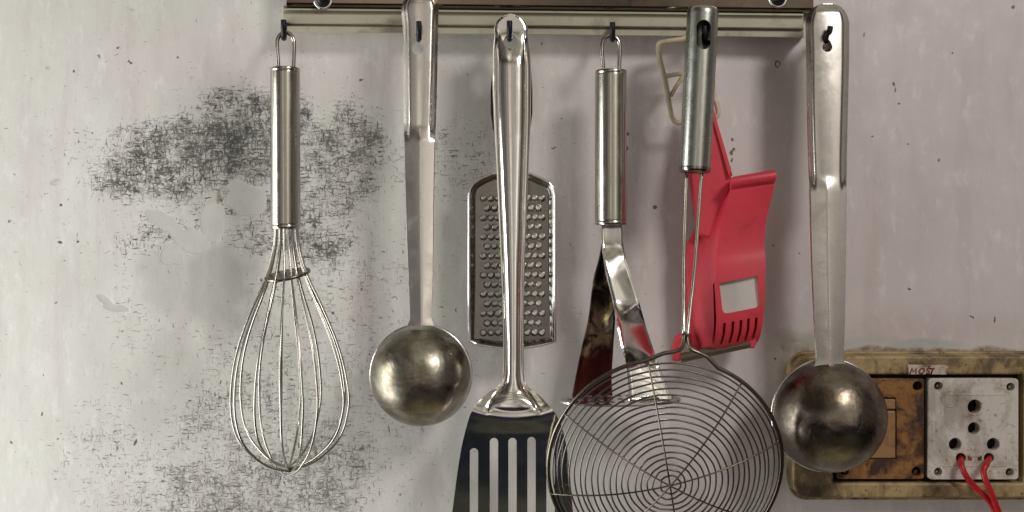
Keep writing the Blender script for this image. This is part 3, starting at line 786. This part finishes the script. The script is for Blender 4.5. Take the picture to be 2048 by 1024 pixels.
def sp(ang, r, lift=0): return C + (u_ * math.cos(ang) + v_ * math.sin(ang)) * r + n_ * (hgt(min(r, SR)) + lift)
left = [P(1373.5, 346, .0650), P(1371, 420, .0665), P(1368, 520, .071), P(1367.2, 620, .078), P(1367.5, 668, .083), P(1366.5, 686, .0845), P(1361, 698, .085), P(1348, 703.5, .085), P(1328, 706.5, .085)]
right = [P(1403.5, 346, .0650), P(1398, 420, .0665), P(1389, 540, .072), P(1379, 630, .079), P(1375, 672, .083), P(1376, 688, .0845), P(1383, 699, .085), P(1398, 706, .085), P(1415, 714, .0845)]
lft, rgt = spline(left, 6), spline(right, 6)
a0, a1 = math.radians(102), math.radians(360 + 66)
arc = [sp(a0 + (a1 - a0) * k / 120, SR) for k in range(121)]
path = lft + arc + rgt[::-1]
# blend wires into the ring
cutn = 24
mk('neck_wire', tube(lft[:cutn + 1], .00118, 12), M['neck'], sn)
mk('neck_wire', tube(rgt[:cutn + 1], .00118, 12), M['neck'], sn)
path = lft[cutn:] + arc + rgt[cutn:][::-1]
nl, nr_ = len(lft) - cutn, len(rgt) - cutn
mk('rim_wire', tube(path, [.00117 + .00019 * min(i / nl, 1) for i in range(nl)] + [.00136] * len(arc) + [.00136 - .00019 * i / nr_ for i in range(nr_)], 12), M['dark_wire'], sn)
# arc length along the bowl for even spacing
rs = np.linspace(0, SR, 400); hs = np.array([hgt(r) for r in rs]); al = np.concatenate([[0], np.cumsum(np.hypot(np.diff(rs), np.diff(hs)))])
nr = 20
for i in range(1, nr):
    s_ = al[-1] * (i + .6) / (nr + .4); r = float(np.interp(s_, al, rs))
    e = .0005 * math.sin(i * 2.3)
    pts = []
    for k in range(96):
        an = 2 * math.pi * k / 96
        pts.append(sp(an, r + e * math.sin(an + i) + .00022 * math.sin(5 * an + i * 1.7) + .00012 * math.sin(11 * an + i * 4.1), .00005))
    mk('mesh_ring', tube(pts, .00058, 6, True), M['mesh_wire'], sn)
for an, off in ((100.5, 0), (52.5, .0004), (14.5, -.0002), (150, .0002)):
    an = math.radians(an); pts = []
    for k in range(41):
        q = -1 + 2 * k / 40; r = abs(q) * SR * 1.004
        pts.append(sp(an if q > 0 else an + math.pi, r, .0010 + off))
    mk('rib', tube(pts, .00055, 7), M['dark_wire'], sn)
kn = sp(0, 0, .0016)
# ------------------------------------------------------------------ cream wire frame behind the strainer handle
cd = .026
cf = thing('hanger_frame', 'cream plastic-coated wire hanger frame tucked behind the strainer handle', 'hanger', P(1380, 80, cd))
fp = [(1402, 70), (1366, 78), (1330, 83.5), (1319, 87), (1316.5, 96), (1321, 125), (1331, 165), (1341, 222), (1345, 237), (1352, 244), (1362, 245), (1395, 243), (1425, 237), (1434, 232), (1436.5, 224), (1433, 208), (1428, 190), (1424, 150), (1418, 100), (1412, 76)]
mk('outline', tube(spline([P(x, y, cd + .0004 * math.sin(i)) for i, (x, y) in enumerate(fp)], 5, True), .00175, 12, True), M['cream'], cf)
mk('crossbar', tube([P(1329, 153, cd), P(1350, 149, cd), P(1425, 140, cd)], .0015, 10), M['cream'], cf)
mk('crossbar', tube([P(1341, 192, cd), P(1353, 172, cd), P(1372, 143, cd)], .0015, 10), M['cream'], cf)

# ------------------------------------------------------------------ red peeler
rd = .044
rp = thing('hand_slicer', 'bright red plastic hand slicer with pale window and five slots, behind the strainer wires', 'slicer', P(1430, 240, rd))
rows = [  # y left, back-left x, front-left x, front-right x, front depth, back depth
    (352, 1466, 1470, 1549, .0490, .0420), (354, 1462, 1464, 1553, .0530, .0400), (360, 1459, 1461.5, 1554, .0545, .0395), (371, 1459, 1461, 1553.5, .0542, .0390), (376, 1459, 1462, 1551.5, .0515, .0385), (379, 1458, 1462, 1549, .0492, .0380), (382, 1457, 1460.5, 1550, .0494, .0380),
    (388, 1453, 1459, 1549, .0490, .0370), (410, 1440, 1454, 1544, .0480, .0330), (440, 1422, 1444, 1536, .0465, .0290), (470, 1402, 1437, 1531, .0455, .0260), (500, 1382, 1433, 1529.5, .0450, .0240),
    (518, 1376, 1431, 1531, .0455, .0230), (526, 1375, 1430.5, 1532.5, .0465, .0230), (560, 1374, 1430, 1532, .0475, .0225), (600, 1375, 1430, 1530.5, .0480, .0220), (640, 1378, 1430, 1529, .0475, .0225), (665, 1384, 1430.5, 1526, .0465, .0235),
    (684, 1394, 1431, 1522, .0440, .0250), (696, 1402, 1432, 1517, .0400, .0270), (702, 1410, 1434, 1512, .0360, .0290)]
V, F = [], []; NS = 24
for yl, xb, xl, xr, df, db in rows:
    yr = yl - 13.0; yb = yl + 3
    corners = [(xb, yb, db), (xb + (xl - xb) * .5, yl + 1, (db + df) / 2), (xl, yl, df), ((xl + xr) / 2, (yl + yr) / 2, df + .0008), (xr, yr, df - .001), (xr - 4, yr, (db + df) / 2), (xr - 8, yr, db), ((xb + xr) / 2 - 4, (yb + yr) / 2, db)]
    for q in corners: V.append(P(*q))
m_ = 8
for i in range(len(rows) - 1):
    for k in range(m_): F.append((i * m_ + k, i * m_ + (k + 1) % m_, (i + 1) * m_ + (k + 1) % m_, (i + 1) * m_ + k))
F += [tuple(range(m_)), tuple(range((len(rows) - 1) * m_, len(rows) * m_))[::-1]]
bd = mk('body', (V, F), M['red'], rp)
cr = bd.data.attributes.new('crease_edge', 'FLOAT', 'EDGE')
for i, e in enumerate(bd.data.edges):
    a_, b_ = e.vertices
    if abs(a_ - b_) == m_ and a_ % m_ in (0, 2, 4): cr.data[i].value = .72
sb = bd.modifiers.new('s', 'SUBSURF'); sb.levels = 2; sb.render_levels = 2; bake(bd)
win = [(1438.5, 566), (1515, 551), (1521, 606), (1519, 612), (1512, 616), (1455, 627), (1447, 625), (1444, 619)]
slots = []
for xt, yt, xb_, yb_ in ((1449, 646, 1444, 690), (1466, 643, 1461, 687), (1482, 640, 1477, 685), (1497, 637, 1493, 682), (1513, 635, 1508, 677)):
    xm = (xt + xb_) / 2 + 1.6; ym = (yt + yb_) / 2
    slots.append([(xt - 2.6, yt), (xt + 2.8, yt), (xm + 2.8, ym), (xb_ + 2.8, yb_), (xb_ - 2.6, yb_ + .5), (xm - 2.6, ym)])
fr_ = [(1430, 566), (1523, 548), (1531, 602), (1523, 612), (1519, 554), (1434, 571), (1434, 700), (1430.5, 700)]
cut(bd, [prism(win, .0425, .056, .047)] + [prism(s_, .0385, .056, .047) for s_ in slots] + [prism([(1431.5, 568), (1434.2, 568), (1438, 640), (1436, 697), (1432.5, 697), (1433.2, 640)], .040, .056)])
autosmooth(bd, 35)
slab('window_plate', [win], .0440, .0012, 0, M['pale'], rp)
arm = slab('arm', [[(1404, 190), (1421, 190), (1431, 240), (1447, 296), (1464, 352), (1462, 378), (1450, 410), (1446, 450), (1418, 476), (1398, 470), (1392, 440), (1386, 400), (1380, 350), (1388, 290), (1396, 235)]], .036, .009, .0016, M['red'], rp)
mk('arm_edge', tube(spline([P(1420, 200, .0365), P(1430, 243, .037), P(1446, 297, .038), P(1461.5, 352, .039)], 5), .0013, 10), M['red'], arm)
lobe = slab('pivot_lobe', [[(1362, 668), (1370, 676), (1364, 700), (1361, 722), (1347, 723), (1345, 700), (1349, 684), (1355, 673)]], .034, .010, .0014, M['red'], rp)
slab('side_flange', [[(1398, 445), (1384, 478), (1376, 486), (1372, 530), (1378, 640), (1380, 690), (1402, 704), (1424, 702), (1432, 690), (1430, 560), (1418, 470)]], .026, .012, .0018, M['red'], rp)
mk('roller', tube([P(1361, 716, .031), P(1500, 686, .038)], 9.6 * S(.034), 24), M['roller'], rp); autosmooth(bpy.data.objects['roller'], 40)
slab('tab', [[(1497, 678), (1514, 675), (1513, 688), (1509, 697), (1501, 697)]], .041, .006, .001, M['red'], rp)

# ------------------------------------------------------------------ socket box
bx = thing('socket_box', 'dirty yellowed double socket box with brown blank half and white socket half', 'socket box', P(1860, 850, 0))
BD = .020
slab('box_body', [rrect(1586, 712, 2200, 996, 30, 8), rrect(1667, 749, 2047, 966, 3, 2)], BD, .0205, .0016, M['box'], bx)
slab('backing', [rrect(1660, 742, 2055, 972, 2, 2)], .009, .002, 0, M['void'], bx)
slab('base_flange', [rrect(1577, 703, 2210, 1000, 34, 8)], .0035, .004, .001, M['box'], bx)
cutr = [circ(1835, 772, 9.5), circ(1833, 943, 9), circ(1690, 942, 9), circ(1690, 772, 9)]
bm_ = slab('switch_module', [rrect(1673, 757, 1848, 958, 4, 3)] + cutr + [rrect(1715, 795, 1793, 919, 2, 2)], BD - .001, .007, .0003, M['brown'], bx)
rk = slab('rocker', [rrect(1718, 822, 1791.5, 917, 2, 2)], BD - .0004, .006, .0009, M['tan'], bx)
slab('rocker_cap', [rrect(1718, 798, 1791.5, 819, 2, 2)], BD - .0018, .006, .0008, M['tan'], bx)
sock_holes = [circ(1877, 772, 8.5), circ(2021.5, 774, 8.5), circ(1877, 944, 8.5), circ(2020, 945, 8.5), circ(1948.5, 813, 14.5, 28), circ(1948, 857, 12.3, 26), circ(1911, 889, 13, 26), circ(1987, 889, 13, 26), circ(1922, 916, 10, 22), circ(1978, 916, 10, 22)]
sm_ = slab('socket_module', [rrect(1857, 757, 2037, 959, 7, 5)] + sock_holes, BD + .0006, .009, .0003, M['module'], bx)
# raised faint frame, round emblem and hole collars
def ridge(name, pts, r, closed=True, mat='module', par=sm_): return mk(name, tube([P(x, y, BD + .0004) for x, y in pts], r, 6, closed), M[mat], par)
ridge('raised_border', rrect(1890, 789, 2012, 932, 4, 4), .00055)
ridge('round_emblem', circ(1901, 798, 16, 28), .0005)
ridge('hole_collar', circ(1949.5, 814, 16.3, 28), .0006)
slab('shutter', [rrect(1939, 893, 1961, 914, 2, 2)], BD + .0012, .002, .0004, M['module'], bx)
for x in (1940, 1960): slab('clip', [rrect(x - 4, 911, x + 4, 921, 1, 2)], BD + .0010, .0015, .0002, M['brown'], bx)
scr = lathe([(0, .0008), (.0016, .0008), (.0022, .0003), (.0023, 0)], (0, 0, 0), (0, -1, 0), 16)
for x, y, mt in ((1877, 772, 'dark_steel'), (2021.5, 774, 'wire'), (1875, 944, 'dark_steel'), (2020, 945, 'dark_steel'), (1833, 944, 'roller'), (1690, 943, 'dark_steel')):
    mk('screw', lathe([(0, .0008), (.0018, .0008), (.0024, .0002), (.0024, -.001)], P(x, y, .0135), (0, -1, 0), 16), M[mt], bx)
# sticker with hand-drawn word
st = slab('sticker', [[(1816, 729), (1850, 730), (1893, 730), (1897, 734), (1890, 741), (1893, 749), (1855, 748.5), (1818, 748.5)]], BD + .0003, .0003, 0, M['sticker'], bx)
def stroke(pts, w=1.7):
    return tube([P(x, y, BD + .0005) for x, y in pts], w * .5 * K, 5)
letters = [
    [(1820, 747.5), (1824.5, 736), (1826.5, 744), (1832.5, 736), (1832, 747)],
    [(1845, 736.5), (1840.5, 738.5), (1838, 743), (1840, 747), (1844.5, 747), (1848.5, 743), (1848.5, 738.5), (1845, 736.5)],
    [(1861, 737), (1856, 736.5), (1853.5, 739.5), (1859, 743), (1857.5, 747), (1852, 747.2)],
    [(1860, 737.5), (1869, 737)], [(1866, 737.3), (1862.5, 747.5)], [(1852, 747.2), (1864, 747.8)],
    [(1846, 731.5), (1862, 732)], [(1857, 735), (1861, 732.5)]]
for s_ in letters:
    w = 2.6 if s_ in letters[:6] else 1.6
    mk('letter_stroke', stroke(s_, w), M['ink'], st)
# red cables
def cable(pts, label):
    o = mk('red_cable', tube(spline([P(*q) for q in pts], 6), 6.0 * K * .96, 14), M['red_wire']); return tag(o, label, 'cable', 'red cables plugged into the socket')
cable([(1921, 914, .010), (1922, 918, .020), (1923, 930, .028), (1930, 948, .030), (1948, 972, .029), (1972, 995, .028), (1985, 1012, .028), (1992, 1040, .028), (1994, 1100, .026)], 'red cable from the left pin hole of the white socket')
cable([(1979, 914, .010), (1978, 918, .021), (1972, 930, .030), (1967, 943, .032), (1972, 962, .033), (1982, 985, .033), (1992, 1010, .032), (2001, 1040, .030), (2004, 1100, .028)], 'red cable from the right pin hole of the white socket')
